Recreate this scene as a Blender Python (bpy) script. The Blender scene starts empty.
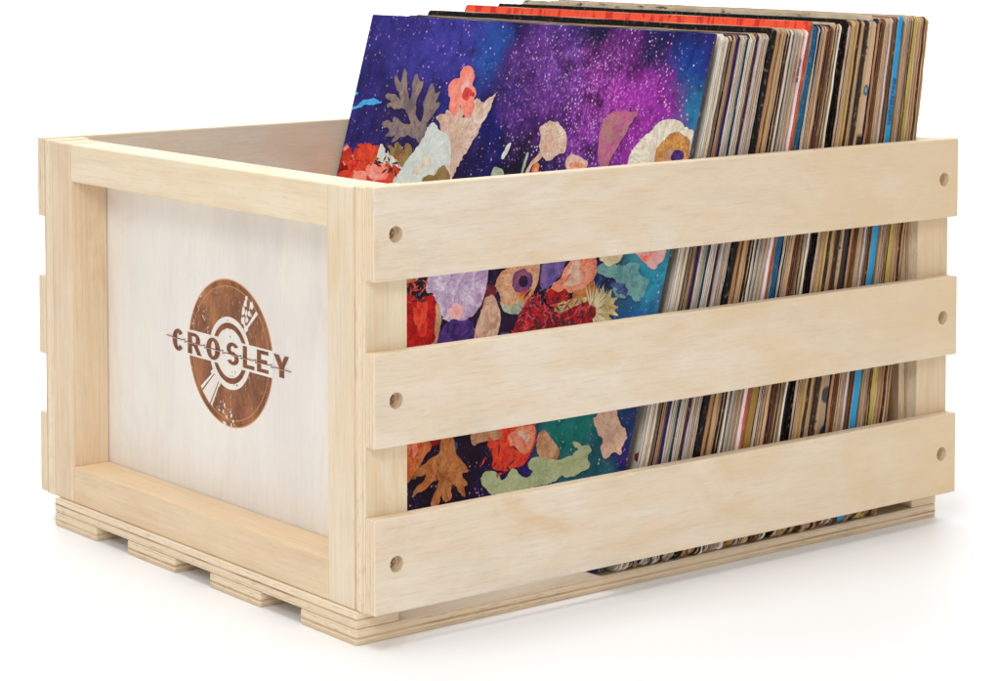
import bpy, bmesh, math, random
from mathutils import Vector, Matrix
random.seed(11)
SC = bpy.context.scene
COL = SC.collection

# ------------------------------------------------------------------ dimensions (metres)
W, L, H = .3324, .4302, .2303          # outside of the corner posts, crate length, top of frame
ST = .0081                             # side slat thickness
TP, PW = .0100, .0261                  # corner post thickness and width
DF, PT = .0243, .0065                  # depth of the end frames, end panel thickness
SW = .0329                             # stile reach from the outside
ZB, ZC = .0083, .0166                  # top of base slats, top of cleats
BX0, BX1, BY0, BY1 = -.0023, .4274, .0049, .3189

# ------------------------------------------------------------------ node helpers
def new_mat(name):
    m = bpy.data.materials.new(name); m.use_nodes = True
    nt = m.node_tree; nt.nodes.clear()
    out = nt.nodes.new('ShaderNodeOutputMaterial'); b = nt.nodes.new('ShaderNodeBsdfPrincipled')
    nt.links.new(b.outputs[0], out.inputs[0])
    return m, nt, b
class G:
    def __init__(s, nt): s.nt = nt
    def n(s, t, **k):
        nd = s.nt.nodes.new('ShaderNode' + t)
        for a, v in k.items(): setattr(nd, a, v)
        return nd
    def l(s, a, b): s.nt.links.new(a, b)
    def val(s, sock, v):
        if isinstance(v, bpy.types.NodeSocket): s.l(v, sock)
        else: sock.default_value = v
    def math(s, op, a, b=0.0, clamp=False):
        nd = s.n('Math', operation=op, use_clamp=clamp); s.val(nd.inputs[0], a); s.val(nd.inputs[1], b); return nd.outputs[0]
    def mix(s, f, a, b, bt='MIX'):
        nd = s.n('Mix', data_type='RGBA', blend_type=bt); s.val(nd.inputs[0], f); s.val(nd.inputs[6], a); s.val(nd.inputs[7], b); return nd.outputs[2]
    def noise(s, vec, scale, detail=4, rough=.55, dist=0):
        nd = s.n('TexNoise'); s.l(vec, nd.inputs['Vector']); nd.inputs['Scale'].default_value = scale
        nd.inputs['Detail'].default_value = detail; nd.inputs['Roughness'].default_value = rough; nd.inputs['Distortion'].default_value = dist
        return nd.outputs[0]
    def ramp(s, f, stops, interp='LINEAR'):
        nd = s.n('ValToRGB'); cr = nd.color_ramp; cr.interpolation = interp
        while len(cr.elements) < len(stops): cr.elements.new(.5)
        for e, (p, c) in zip(cr.elements, stops):
            e.position = p; e.color = c if len(c) == 4 else (*c, 1)
        s.l(f, nd.inputs[0]); return nd.outputs[0]
    def rng(s, v, a, b, c=0, d=1):
        nd = s.n('MapRange'); s.val(nd.inputs[0], v)
        for i, x in enumerate((a, b, c, d)): nd.inputs[i+1].default_value = x
        return nd.outputs[0]
    def mapv(s, vec, sc, loc=None):
        nd = s.n('Mapping'); s.l(vec, nd.inputs[0]); nd.inputs['Scale'].default_value = sc
        if loc is not None: s.val(nd.inputs['Location'], loc)
        return nd.outputs[0]
def c4(c): return (*c, 1)
def lin(r, g, b):
    f = lambda v: (v/255/12.92) if v/255 <= .04045 else ((v/255+.055)/1.055)**2.4
    return (f(r), f(g), f(b))

# ------------------------------------------------------------------ wood
def wood(name, grain, thick, base, warm, dark, mottle=.5, streak=.10, pink=None, plydark=1.0, fig=.25, plies='post', falloff_tint=0.0):
    """grain: axis the fibres run along; thick: axis the plies are stacked along (None: solid wood)."""
    m, nt, b = new_mat(name); g = G(nt)
    tc = g.n('TexCoord'); oi = g.n('ObjectInfo')
    off = g.n('CombineXYZ'); r = oi.outputs['Random']
    g.l(g.math('MULTIPLY', r, 3.1), off.inputs[0]); g.l(g.math('MULTIPLY', r, 7.7), off.inputs[1]); g.l(g.math('MULTIPLY', r, 5.3), off.inputs[2])
    va = g.n('VectorMath', operation='ADD'); g.l(tc.outputs['Object'], va.inputs[0]); g.l(off.outputs[0], va.inputs[1])
    o = va.outputs[0]
    def an(lo, hi): return g.mapv(o, tuple(lo if i == grain else hi for i in range(3)))
    big = g.noise(an(11, 24), 1, 6, .62, .9)                     # broad warm stains of the veneer
    fine = g.noise(an(46 if thick == 1 and grain == 0 else 18, 560), 1, 5, .68, .15)                # fibres
    pore = g.noise(an(120, 2400), 1, 2, .5)
    wv = g.n('TexWave', wave_type='BANDS', bands_direction=('X', 'Y', 'Z')[(grain+1) % 3] if thick is None or (grain+1) % 3 != thick else ('X', 'Y', 'Z')[(grain+2) % 3])
    g.l(an(3.2, 11), wv.inputs[0]); wv.inputs['Scale'].default_value = 1.3; wv.inputs['Distortion'].default_value = 9
    wv.inputs['Detail'].default_value = 3; wv.inputs['Detail Scale'].default_value = 1.1
    col = g.mix(g.math('MULTIPLY', g.rng(big, .42, .72), mottle), c4(base), c4(warm))
    if pink: 
        big2 = g.noise(an(4, 26), 1, 3, .5, 1.0)
        col = g.mix(g.math('MULTIPLY', g.rng(big2, .45, .7), .6), col, c4(pink))
    va2 = g.n('VectorMath', operation='ADD'); g.l(o, va2.inputs[0]); va2.inputs[1].default_value = (3.3, 1.7, 9.1)
    grey = g.noise(g.mapv(va2.outputs[0], tuple(9 if i == grain else 26 for i in range(3))), 1, 5, .62, 1.2)
    col = g.mix(g.math('MULTIPLY', g.rng(grey, .50, .70), .55), col, c4(tuple(c*f for c, f in zip(base, (.84, .84, .86)))))
    col = g.mix(g.math('MULTIPLY', g.rng(big, .60, .68), .35), col, c4(tuple(c*f for c, f in zip(warm, (.96, .90, .82)))))
    col = g.mix(g.math('MULTIPLY', r, .14), col, c4(tuple(c*.8 for c in base)))
    col = g.mix(g.math('MULTIPLY', g.rng(wv.outputs[1], .55, .98), fig), col, c4(warm))
    col = g.mix(g.math('MULTIPLY', g.rng(fine, .5, .78), streak*3.0), col, c4(dark))
    col = g.mix(g.math('MULTIPLY', g.rng(fine, .46, .25), streak*1.6), col, (1, .97, .9, 1))
    col = g.mix(g.math('MULTIPLY', g.rng(pore, .58, .76), .26), col, c4(dark))
    if falloff_tint:       # warm light falloff painted into the veneer, tanner along its length
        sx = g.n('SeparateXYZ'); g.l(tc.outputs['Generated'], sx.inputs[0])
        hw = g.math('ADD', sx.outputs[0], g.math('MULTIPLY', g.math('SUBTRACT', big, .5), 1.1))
        col = g.mix(g.math('MULTIPLY', g.rng(hw, .25, 1.15), falloff_tint), col, (*[a*b_ for a, b_ in zip(base, (.91, .78, .58))], 1))
    h = g.math('ADD', g.math('MULTIPLY', fine, .6), g.math('MULTIPLY', pore, .4))
    if thick is not None:
        # plies seen on the sawn edges: stacked along the thickness of the board
        sg = g.n('SeparateXYZ'); g.l(tc.outputs['Generated'], sg.inputs[0])
        wob = g.noise(g.mapv(o, (9, 9, 9)), 1, 3)
        t = g.math('ADD', sg.outputs[thick], g.math('MULTIPLY', g.math('SUBTRACT', wob, .5), .10))
        light, glue, mid = lin(234, 214, 184), lin(*[int(v*plydark) for v in (168, 122, 84)]), lin(*[int(v*plydark) for v in (218, 188, 148)])
        light2 = lin(240, 224, 198)
        STY = dict(
            cleat=[(0, light2), (.08, light), (.16, mid), (.22, light), (.50, light), (.53, glue), (.62, glue), (.65, light2), (.90, light2), (.95, mid)],
            base=[(0, light), (.20, mid), (.30, light2), (.40, mid), (.44, glue), (.50, mid), (.55, light), (.80, light2), (.84, mid), (.88, light)],
            slat=[(0, light2), (.18, light), (.20, glue), (.23, light), (.45, light), (.50, mid), (.60, light), (.74, light), (.76, glue), (.79, light2)],
            post=[(0, light2), (.16, light), (.18, mid), (.24, light), (.55, light2), (.60, light), (.80, light), (.83, glue), (.90, mid), (.94, light)])
        ply = g.ramp(t, STY[plies])
        others = [i for i in range(3) if i != thick]
        sc = [0, 0, 0]; sc[thick] = 900
        for i in others: sc[i] = 110
        speck = g.noise(g.mapv(o, tuple(sc)), 1, 3, .7)
        ply = g.mix(g.math('MULTIPLY', g.rng(speck, .52, .75), .55), ply, c4(lin(128, 88, 56)))
        patch = g.noise(g.mapv(o, (22, 22, 22)), 1, 3)
        ply = g.mix(g.math('MULTIPLY', g.rng(patch, .35, .6), .55), ply, c4(lin(232, 210, 178)))
        sn = g.n('SeparateXYZ'); g.l(tc.outputs['Normal'], sn.inputs[0])
        face = g.rng(g.math('ABSOLUTE', sn.outputs[thick]), .55, .8)
        col = g.mix(face, ply, col)
    g.l(col, b.inputs['Base Color'])
    b.inputs['Roughness'].default_value = .58
    try: b.inputs['Specular IOR Level'].default_value = .35
    except Exception: pass
    bp = g.n('Bump'); bp.inputs['Strength'].default_value = .12; bp.inputs['Distance'].default_value = .0004
    g.l(h, bp.inputs['Height']); g.l(bp.outputs[0], b.inputs['Normal'])
    return m
BASE, WARM, DARK = lin(235, 221, 201), lin(226, 197, 158), lin(182, 150, 112)
M_slat = wood('plywood_slat', 0, 1, BASE, WARM, DARK, .72, .10, fig=.16, plies='slat', falloff_tint=.85)
M_post = wood('plywood_post', 2, 1, lin(238, 222, 194), WARM, DARK, .4, .09, fig=.35)
M_base = wood('plywood_base', 0, 2, BASE, WARM, DARK, .5, .10, plydark=.95, plies='base')
M_cleat = wood('plywood_cleat', 1, 2, BASE, WARM, DARK, .5, .10, plies='cleat')
M_postf = wood('plywood_post_falloff', 2, 1, lin(226, 202, 168), WARM, DARK, .4, .09, fig=.3)  # tan copy of the post plywood, imitating warm light falloff at the far end
M_railw = wood('solid_rail', 1, None, lin(234, 212, 178), lin(222, 190, 148), lin(186, 146, 108), .6, .10, lin(224, 190, 160))
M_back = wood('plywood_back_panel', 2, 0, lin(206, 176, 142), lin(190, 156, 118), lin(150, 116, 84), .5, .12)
M_railt = wood('solid_top_rail', 1, None, lin(238, 221, 192), lin(227, 200, 158), lin(190, 152, 114), .5, .10)
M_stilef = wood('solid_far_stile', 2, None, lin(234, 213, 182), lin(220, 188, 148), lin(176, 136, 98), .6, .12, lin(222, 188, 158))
M_stile = wood('solid_stile', 2, None, lin(238, 222, 196), lin(228, 202, 162), lin(190, 150, 112), .5, .12)
M_panel = wood('whitewashed_panel', 2, 0, lin(244, 239, 231), lin(236, 225, 213), lin(200, 190, 180), .5, .05, lin(230, 221, 216), fig=.06)

# ------------------------------------------------------------------ object helpers
def link(name, me, mat=None, parent=None):
    o = bpy.data.objects.new(name, me); COL.objects.link(o)
    if mat is not None and not me.materials: me.materials.append(mat)
    if parent is not None: o.parent = parent
    return o
def empty(name, loc=(0, 0, 0)):
    o = bpy.data.objects.new(name, None); o.location = loc; o.empty_display_size = .02; COL.objects.link(o); return o
def box_mesh(name, dims, bev=.0007, seg=2):
    bm = bmesh.new(); bmesh.ops.create_cube(bm, size=1)
    for v in bm.verts: v.co = Vector((v.co.x*dims[0], v.co.y*dims[1], v.co.z*dims[2]))
    if bev: bmesh.ops.bevel(bm, geom=bm.edges[:], offset=bev, segments=seg, profile=.6, affect='EDGES')
    me = bpy.data.meshes.new(name); bm.to_mesh(me); bm.free(); return me
def board(name, x0, x1, y0, y1, z0, z1, mat, parent, bev=.0007):
    o = link(name, box_mesh(name, (x1-x0, y1-y0, z1-z0), bev), mat, parent)
    o.location = ((x0+x1)/2, (y0+y1)/2, (z0+z1)/2); return o
def cut_hole(o, centres, r, y_open, depth, sgn):
    """sink round counterbores into a slat and keep only the evaluated mesh"""
    bm = bmesh.new()
    for cx, cz in centres:
        mt = Matrix.Translation((cx-o.location.x, y_open-o.location.y, cz-o.location.z)) @ Matrix.Rotation(math.pi/2, 4, 'X')
        bmesh.ops.create_cone(bm, cap_ends=True, segments=40, radius1=r, radius2=r, depth=depth*2, matrix=mt)
    me = bpy.data.meshes.new('cutter'); bm.to_mesh(me); bm.free()
    cut = bpy.data.objects.new('cutter', me); COL.objects.link(cut); cut.location = o.location; cut.parent = o.parent
    md = o.modifiers.new('b', 'BOOLEAN'); md.operation = 'DIFFERENCE'; md.object = cut; md.solver = 'EXACT'
    bpy.context.view_layer.update()
    ev = o.evaluated_get(bpy.context.evaluated_depsgraph_get()); nm = bpy.data.meshes.new_from_object(ev)
    o.modifiers.clear(); old = o.data; o.data = nm; bpy.data.meshes.remove(old)
    bpy.data.objects.remove(cut); bpy.data.meshes.remove(me)

# ------------------------------------------------------------------ setting
mf, nt, b = new_mat('white_studio_floor')
b.inputs['Base Color'].default_value = (.875, .88, .895, 1); b.inputs['Roughness'].default_value = .5
fl = bmesh.new(); fwd = Vector((.621, .784, 0)); sd = Vector((.784, -.621, 0)); rows = []
prof = [(-6, 0), (-3, 0), (-1, 0), (1, 0), (2.6, 0)] + [(2.6+1.6*math.sin(a), 1.6-1.6*math.cos(a)) for a in [math.pi/2*i/16 for i in range(1, 17)]] + [(4.2, 3.4)]
for d_, z in prof: rows.append([fl.verts.new(fwd*d_ + sd*t_ + Vector((0, 0, z))) for t_ in (-9, -4, 0, 4, 9)])
for r0, r1 in zip(rows, rows[1:]):
    for i in range(4): fl.faces.new((r0[i], r0[i+1], r1[i+1], r1[i])).smooth = True
bmesh.ops.recalc_face_normals(fl, faces=fl.faces[:])
me = bpy.data.meshes.new('studio_backdrop'); fl.to_mesh(me); fl.free()
floor = link('studio_backdrop', me, mf); floor['kind'] = 'structure'

# ------------------------------------------------------------------ the crate
crate = empty('wooden_crate')
crate['label'] = 'pale plywood crate with slatted sides and a burned disc emblem on its end'
crate['category'] = 'crate'
def mx(x, far): return L - x if far else x
for far in (False, True):
    def bx(name, a, b_, y0, y1, z0, z1, mat, bev=.0007):
        xa, xb = sorted((mx(a, far), mx(b_, far))); return board(name, xa, xb, y0, y1, z0, z1, mat, crate, bev)
    for side in (False, True):
        ys = (lambda a, c: (W-c, W-a)) if side else (lambda a, c: (a, c))
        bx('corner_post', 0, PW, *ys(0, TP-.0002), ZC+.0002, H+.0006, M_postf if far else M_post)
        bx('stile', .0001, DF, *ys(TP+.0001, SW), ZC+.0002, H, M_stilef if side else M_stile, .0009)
    bx('top_rail', .0002, DF-.0002, SW+.0001, W-SW-.0001, .2082, H-.0001, M_railt, .0009)
    bx('bottom_rail', .0002, DF-.0002, SW+.0001, W-SW-.0001, ZC+.0002, .0384, M_railw, .0009)
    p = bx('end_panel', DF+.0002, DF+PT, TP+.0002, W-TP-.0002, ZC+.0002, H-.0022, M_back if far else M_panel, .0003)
    if not far: PANEL = p
    cl = bx('cleat', BX0 if not far else L-BX1, .0242, BY0, BY1, ZB+.0001, ZC, M_cleat, .0009)
for y0, y1 in ((.2688, .3189), (.1804, .2327), (.0929, .1437), (.0049, .0552)):
    board('base_slat', BX0, BX1, y0, y1, 0, ZB, M_base, crate, .0011)

# screws: sunk pan heads seen at the bottom of each counterbore
ms, nt, b = new_mat('zinc_screw'); g = G(nt)
b.inputs['Metallic'].default_value = 1; b.inputs['Base Color'].default_value = (.42, .31, .21, 1); b.inputs['Roughness'].default_value = .35
def screw_mesh():
    bm = bmesh.new(); R = .0027
    rings = [(.0, .0006), (.0008, .0007), (.0019, .00055), (.0027, .0)]
    N = 24; prev = None
    c = bm.verts.new((0, 0, .0002))
    for k, (r, z) in enumerate(rings[1:]):
        ring = []
        for i in range(N):
            a = 2*math.pi*i/N; rr = r
            zz = z - (.0006 if k == 0 and (i % 6) in (0, 1, 5) else 0)
            ring.append(bm.verts.new((rr*math.cos(a), rr*math.sin(a), zz)))
        for i in range(N):
            if prev is None: bm.faces.new((c, ring[i], ring[(i+1) % N]))
            else: bm.faces.new((prev[i], ring[i], ring[(i+1) % N], prev[(i+1) % N]))
        prev = ring
    me = bpy.data.meshes.new('screw'); bm.to_mesh(me); bm.free(); me.materials.append(ms); return me
SCREW = screw_mesh()
LV = ((.1844, .2316, .2075), (.1011, .1486, .1243), (.0173, .0656, .0419))
for side in (False, True):
    for z0, z1, zh in LV:
        y0, y1 = (-ST, -.0001) if not side else (W+.0001, W+ST)
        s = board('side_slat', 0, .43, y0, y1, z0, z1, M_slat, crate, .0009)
        yo = -ST if not side else W+ST
        cut_hole(s, [(.0134, zh), (.4175, zh)], .0042, yo, .0052, 1)
        for xh in (.0134, .4175):
            sc = link('screw', SCREW, None, s)
            sc.location = (xh-s.location.x, (yo-s.location.y) + (.0049 if not side else -.0049), zh-s.location.z)
            sc.rotation_euler = (math.pi/2 if not side else -math.pi/2, 0, 0)

# ------------------------------------------------------------------ burned emblem on the near end panel
LC = (.1640, .1226); EY = 1.055
def burn_mat():
    m, nt, b = new_mat('burned_brand'); g = G(nt); tc = g.n('TexCoord'); o = tc.outputs['Object']
    n1 = g.noise(g.mapv(o, (60, 60, 28)), 1, 5, .6); n2 = g.noise(g.mapv(o, (600, 700, 90)), 1, 4, .6)
    n3 = g.noise(o, 260, 4, .7); n4 = g.noise(o, 28, 2, .5)
    col = g.mix(g.rng(n1, .35, .68), c4(lin(112, 62, 36)), c4(lin(178, 116, 70)))
    col = g.mix(g.math('MULTIPLY', g.rng(n2, .5, .75), .4), col, c4(lin(196, 140, 94)))
    worn = g.math('MULTIPLY', g.rng(n3, .60, .66), g.rng(n4, .48, .62))
    dk_ = g.math('MULTIPLY', g.rng(g.noise(o, 34, 5, .7), .50, .66), .6)
    col = g.mix(dk_, col, c4(lin(84, 44, 26)))
    fl_ = g.math('MULTIPLY', g.rng(g.noise(g.mapv(o, (700, 700, 260)), 1, 3, .7), .62, .68), .55)
    col = g.mix(fl_, col, c4(lin(226, 196, 166)))
    col = g.mix(g.math('MULTIPLY', worn, .8), col, c4(lin(232, 214, 196)))
    g.l(col, b.inputs['Base Color']); b.inputs['Roughness'].default_value = .7
    return m
M_burn = burn_mat()
M_burn2, nt, b = new_mat('burned_brand_deep'); g = G(nt); tc = g.n('TexCoord')
g.l(g.mix(g.rng(g.noise(tc.outputs['Object'], 160, 4, .6), .35, .7), c4(lin(104, 56, 30)), c4(lin(156, 94, 52))), b.inputs['Base Color']); b.inputs['Roughness'].default_value = .7
M_burnedge, nt, b = new_mat('scorched_rim'); b.inputs['Base Color'].default_value = c4(lin(214, 150, 92)); b.inputs['Roughness'].default_value = .7

logo = empty('burned_emblem'); logo.parent = PANEL
logo_parts = {}
def lp(r, a):                                   # polar point: a in degrees, seen from outside (0 right, 90 up)
    return (LC[0] - EY*r*math.cos(math.radians(a)), LC[1] + r*math.sin(math.radians(a)))
class Decal:
    def __init__(s): s.bm = bmesh.new()
    def poly(s, pts, lay):
        x = DF+.0002 - .00006 - .00003*lay - PANEL.location.x
        vs = [s.bm.verts.new((x, p[0]-PANEL.location.y, p[1]-PANEL.location.z)) for p in pts]
        f = s.bm.faces.new(vs); f.normal_update()
        if f.normal.x > 0: f.normal_flip()
    def ring(s, r0, r1, a0, a1, lay, n=None):
        n = n or max(3, int(abs(a1-a0)/3))
        for i in range(n):
            a, c = a0+(a1-a0)*i/n, a0+(a1-a0)*(i+1)/n
            if r0 > 0: s.poly([lp(r0, a), lp(r1, a), lp(r1, c), lp(r0, c)], lay)
            else: s.poly([lp(0, 0), lp(r1, a), lp(r1, c)], lay)
    def done(s, name, mat):
        me = bpy.data.meshes.new(name); s.bm.to_mesh(me); s.bm.free()
        return link(name, me, mat, PANEL)
COL.objects.unlink(logo); bpy.data.objects.remove(logo)
disc = Decal(); pale = Decal(); let = Decal(); rim = Decal()
disc.ring(0, .0412, 0, 360, 0, 90)
rim.ring(.0407, .0414, 0, 360, 1, 120); rim.ring(.0372, .0376, 0, 360, 1, 120)
pale.ring(.0137*0+.0, .0203, 0, 360, 2, 80)                      # white hub area
dk = Decal(); dk.ring(.0138, .0170, 8, 172, 3); dk.ring(.0138, .0170, 188, 352, 3)
# shine wedges
pale.ring(.0232, .0371, 218, 241, 2); pale.ring(.0203, .0232, 214, 243, 2)
dk.ring(.0206, .0372, 221, 222.6, 3, 2); dk.ring(.0206, .0372, 237, 238.4, 3, 2)
rr = random.Random(4)
pale.ring(.0240, .0372, 43, 46.5, 2, 3); pale.ring(.0205, .0240, 41, 49, 2, 3)
for k in range(26):                                                       # worn flecks between the upper shine lines
    a, r = rr.uniform(49, 64), rr.uniform(.022, .0372); w = rr.uniform(.0005, .0022)
    cx, cz = lp(r, a); m_ = rr.randint(5, 8)
    pale.poly([(cx+w*rr.uniform(.4, 1)*math.cos(6.283*i/m_), cz+1.5*w*rr.uniform(.4, 1.1)*math.sin(6.283*i/m_)) for i in range(m_)], 2+.02*k)
for k in range(16):                                                       # worn flecks low on the disc
    a, r = rr.uniform(258, 276), rr.uniform(.029, .041); w = rr.uniform(.0003, .0012)
    cx, cz = lp(r, a); m_ = rr.randint(5, 8)
    pale.poly([(cx+w*rr.uniform(.4, 1)*math.cos(6.283*i/m_), cz+1.5*w*rr.uniform(.4, 1.1)*math.sin(6.283*i/m_)) for i in range(m_)], 2+.02*k)
for k in range(14):
    a, r = rr.choice((rr.uniform(60, 130), rr.uniform(262, 300))), rr.uniform(.009, .0195); w = rr.uniform(.0003, .0009)
    cx, cz = lp(r, a); m_ = 6
    dk.poly([(cx+w*rr.uniform(.4, 1)*math.cos(6.283*i/m_), cz+w*rr.uniform(.4, 1.1)*math.sin(6.283*i/m_)) for i in range(m_)], 3.3+.02*k)
# pale band behind the word
bw = .0074; 
pale.poly([(LC[0]+EY*.0417, LC[1]+.0004+bw), (LC[0]+EY*.0417, LC[1]+.0004-bw), (LC[0]-EY*.0417, LC[1]-.0001-bw), (LC[0]-EY*.0417, LC[1]-.0001+bw)], 4)
# letters: local u to the right (0..1), v up (0..1)
ZL0, ZL1 = .1167, .1288
def glyph(y0, y1, polys):
    for k_, p in enumerate(polys):
        let.poly([(y0+(y1-y0)*u, ZL0+(ZL1-ZL0)*v) for u, v in p], 6+.1*k_)
def arc(cx, cy, rx, ry, tx, ty, a0, a1, n=14):
    q = []
    for i in range(n):
        a, c = math.radians(a0+(a1-a0)*i/n), math.radians(a0+(a1-a0)*(i+1)/n)
        q.append([(cx+(rx-tx)*math.cos(a), cy+(ry-ty)*math.sin(a)), (cx+rx*math.cos(a), cy+ry*math.sin(a)),
                  (cx+rx*math.cos(c), cy+ry*math.sin(c)), (cx+(rx-tx)*math.cos(c), cy+(ry-ty)*math.sin(c))])
    return q
glyph(.2252, .2132, arc(.52, .5, .52, .52, .40, .18, 40, 320, 22))
glyph(.2081, .1936, [[(-.03, 0), (.30, 0), (.30, 1), (-.03, 1)], [(.30, .84), (.5, .84), (.5, 1), (.30, 1)], [(.30, .38), (.5, .38), (.5, .54), (.30, .54)],
                     [(.38, .44), (.70, .44), (1.02, 0), (.68, 0)]] + arc(.5, .69, .40, .31, .31, .15, -90, 90, 12))
glyph(.1883, .1742, arc(.5, .5, .52, .52, .36, .17, 0, 360, 30))
glyph(.1672, .1545, arc(.5, .72, .50, .30, .34, .16, 25, 270, 16) + arc(.5, .28, .50, .30, .34, .16, -155, 90, 16) + [[(.30, .60), (.62, .60), (.72, .40), (.40, .40)]])
glyph(.1500, .1388, [[(-.04, 0), (.34, 0), (.34, 1), (-.04, 1)], [(.34, 0), (1, 0), (1, .17), (.34, .17)]])
glyph(.1358, .1246, [[(-.04, 0), (.34, 0), (.34, 1), (-.04, 1)], [(.34, 0), (1, 0), (1, .17), (.34, .17)], [(.34, .42), (.88, .42), (.88, .59), (.34, .59)], [(.34, .83), (1, .83), (1, 1), (.34, 1)]])
glyph(.1190, .1050, [[(.34, 0), (.68, 0), (.68, .45), (.34, .45)], [(-.04, 1), (.32, 1), (.66, .47), (.34, .42)], [(.72, 1), (1.02, 1), (.68, .45), (.45, .50)]])
# the thin flash line that runs through the word
fl_pts = [(.2315, .1240)]
for ya in (.2115, .1900, .1708, .1520, .1372, .1215):
    zc = .1236 - (.2315-ya)*.018
    fl_pts += [(ya+.0026, zc+.0002), (ya-.0004, zc+.0010), (ya+.0002, zc-.0009), (ya-.0028, zc-.0001)]
fl_pts.append((.1022, .1212))
for kk, (a, c) in enumerate(zip(fl_pts, fl_pts[1:])):
    hw = .00024
    dy, dz = c[0]-a[0], c[1]-a[1]; l_ = math.hypot(dy, dz); ny, nz = -dz/l_*hw, dy/l_*hw
    pale.poly([(a[0]+ny*2.0, a[1]+nz*2.0), (c[0]+ny*2.0, c[1]+nz*2.0), (c[0]+ny*1.2, c[1]+nz*1.2), (a[0]+ny*1.2, a[1]+nz*1.2)], 12+.1*kk)
    dk.poly([(a[0]+ny, a[1]+nz), (c[0]+ny, c[1]+nz), (c[0]-ny, c[1]-nz), (a[0]-ny, a[1]-nz)], 14+.1*kk)
o = disc.done('burned_disc_emblem', M_burn)
o['label'] = 'brown burned disc emblem of a gramophone record'
def sub_of(child, par):
    child.parent = PANEL
# pale and dark pieces belong to the same printed emblem: join them as one mesh with three materials
def join_into(target, decal, mat):
    me = bpy.data.meshes.new('tmp'); decal.bm.to_mesh(me); decal.bm.free()
    bm = bmesh.new(); bm.from_mesh(target.data); n0 = len(bm.faces); bm.from_mesh(me); bm.faces.ensure_lookup_table()
    target.data.materials.append(mat); k = len(target.data.materials)-1
    for f in bm.faces[n0:]: f.material_index = k
    bm.to_mesh(target.data); bm.free(); bpy.data.meshes.remove(me)
for d_, m_ in ((pale, M_panel), (dk, M_burn2), (rim, M_burnedge)): join_into(o, d_, m_)
wl = let.done('lettering', M_burn2)
wl['label'] = 'burned word CROSLEY across the disc'

# ------------------------------------------------------------------ record sleeves
def lean_at(x0):
    T = [(.1586, .2727), (.1720, .2535), (.1866, .2486), (.2147, .2444), (.2536, .2214), (.3424, .1624), (.3585, .1539), (.3721, .1421), (.40, .13)]
    for (a, b_), (c, d) in zip(T, T[1:]):
        if x0 <= c: return b_+(d-b_)*(x0-a)/(c-a)
    return T[-1][1]
def paper(name, col, col2=None, worn=.35, rough=.6, along=True, low=None):
    m, nt, b = new_mat(name); g = G(nt); tc = g.n('TexCoord'); o = tc.outputs['Object']
    col2 = col2 or tuple(min(1, c*1.35+.003) for c in col)
    oi = g.n('ObjectInfo'); va = g.n('VectorMath', operation='ADD'); g.l(o, va.inputs[0]); g.l(oi.outputs['Random'], va.inputs[1]); o2 = va.outputs[0]
    n1 = g.noise(g.mapv(o2, (1100, 300, 30)), 1, 5, .7); n2 = g.noise(g.mapv(o2, (500, 400, 240)), 1, 3, .7)
    c = g.mix(g.rng(n1, .38, .66), c4(col), c4(col2))
    if low is not None:
        s = g.n('SeparateXYZ'); g.l(o, s.inputs[0]); c = g.mix(g.rng(s.outputs[2], .118, .122), c4(low), c)
    lum = sum(col)/3
    wc = lin(206, 178, 140) if lum < .35 else lin(120, 88, 60)
    n3 = g.noise(g.mapv(o2, (300, 200, 9)), 1, 3, .6)
    c = g.mix(g.math('MULTIPLY', g.rng(n3, .50, .68), worn*.9), c, c4(tuple(x*y for x, y in zip(col, (.62, .50, .38)))))
    c = g.mix(g.math('MULTIPLY', g.rng(n2, .57, .68), worn), c, c4(wc))
    g.l(c, b.inputs['Base Color']); b.inputs['Roughness'].default_value = rough; b.inputs['Specular IOR Level'].default_value = .15
    bp = g.n('Bump'); bp.inputs['Strength'].default_value = .25; bp.inputs['Distance'].default_value = .0005; g.l(n2, bp.inputs['Height']); g.l(bp.outputs[0], b.inputs['Normal'])
    return m
def outline(y0, y1, h, rnd, rad=.003, jit=.0003, n=34, low=None):
    """profile of a sleeve in the y-z plane, near edge first, top corners rounded"""
    p = []; rb = rnd.uniform(.003, .0085) if low is None else low     # rubbed, rounded bottom corner
    for i in range(4):
        a = math.pi/2*i/4; p.append((y0+rb*(1-math.sin(a)), rb*(1-math.cos(a))))
    wob = rnd.uniform(0, 6.3); am = jit*.7
    for i in range(n+1):
        z = rb+(h-rad-rb)*i/n
        p.append((y0+rnd.uniform(0, jit)+am*(1+math.sin(wob+z*38))*.5, z))
    for i in range(1, 5):
        a = math.pi/2*i/5; p.append((y0+rad*(1-math.cos(a)), h-rad+rad*math.sin(a)))
    m_ = 14
    for i in range(m_+1): p.append((y0+rad+(y1-y0-2*rad)*i/m_, h-rnd.uniform(0, jit*.8)))
    for i in range(1, 5):
        a = math.pi/2*i/5; p.append((y1-rad+rad*math.sin(a), h-rad+rad*math.cos(a)))
    p.append((y1, h-rad)); p.append((y1, 0))
    return p
def slab(bm, prof, xa, xb, h, mi_front=0, mi_edge=0, mi_back=0):
    """xa / xb: functions z -> x of the front and the back face"""
    A = [bm.verts.new((xa(z), y, z)) for y, z in prof]; B = [bm.verts.new((xb(z), y, z)) for y, z in prof]
    f = bm.faces.new(A); f.material_index = mi_front
    f2 = bm.faces.new(B[::-1]); f2.material_index = mi_back
    n = len(A)
    for i in range(n):
        q = bm.faces.new((A[(i+1) % n], A[i], B[i], B[(i+1) % n])); q.material_index = mi_edge
def mesh_of(bm, name, mats):
    bmesh.ops.recalc_face_normals(bm, faces=bm.faces[:])
    me = bpy.data.meshes.new(name); bm.to_mesh(me); bm.free()
    for m in mats: me.materials.append(m)
    return me
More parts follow.
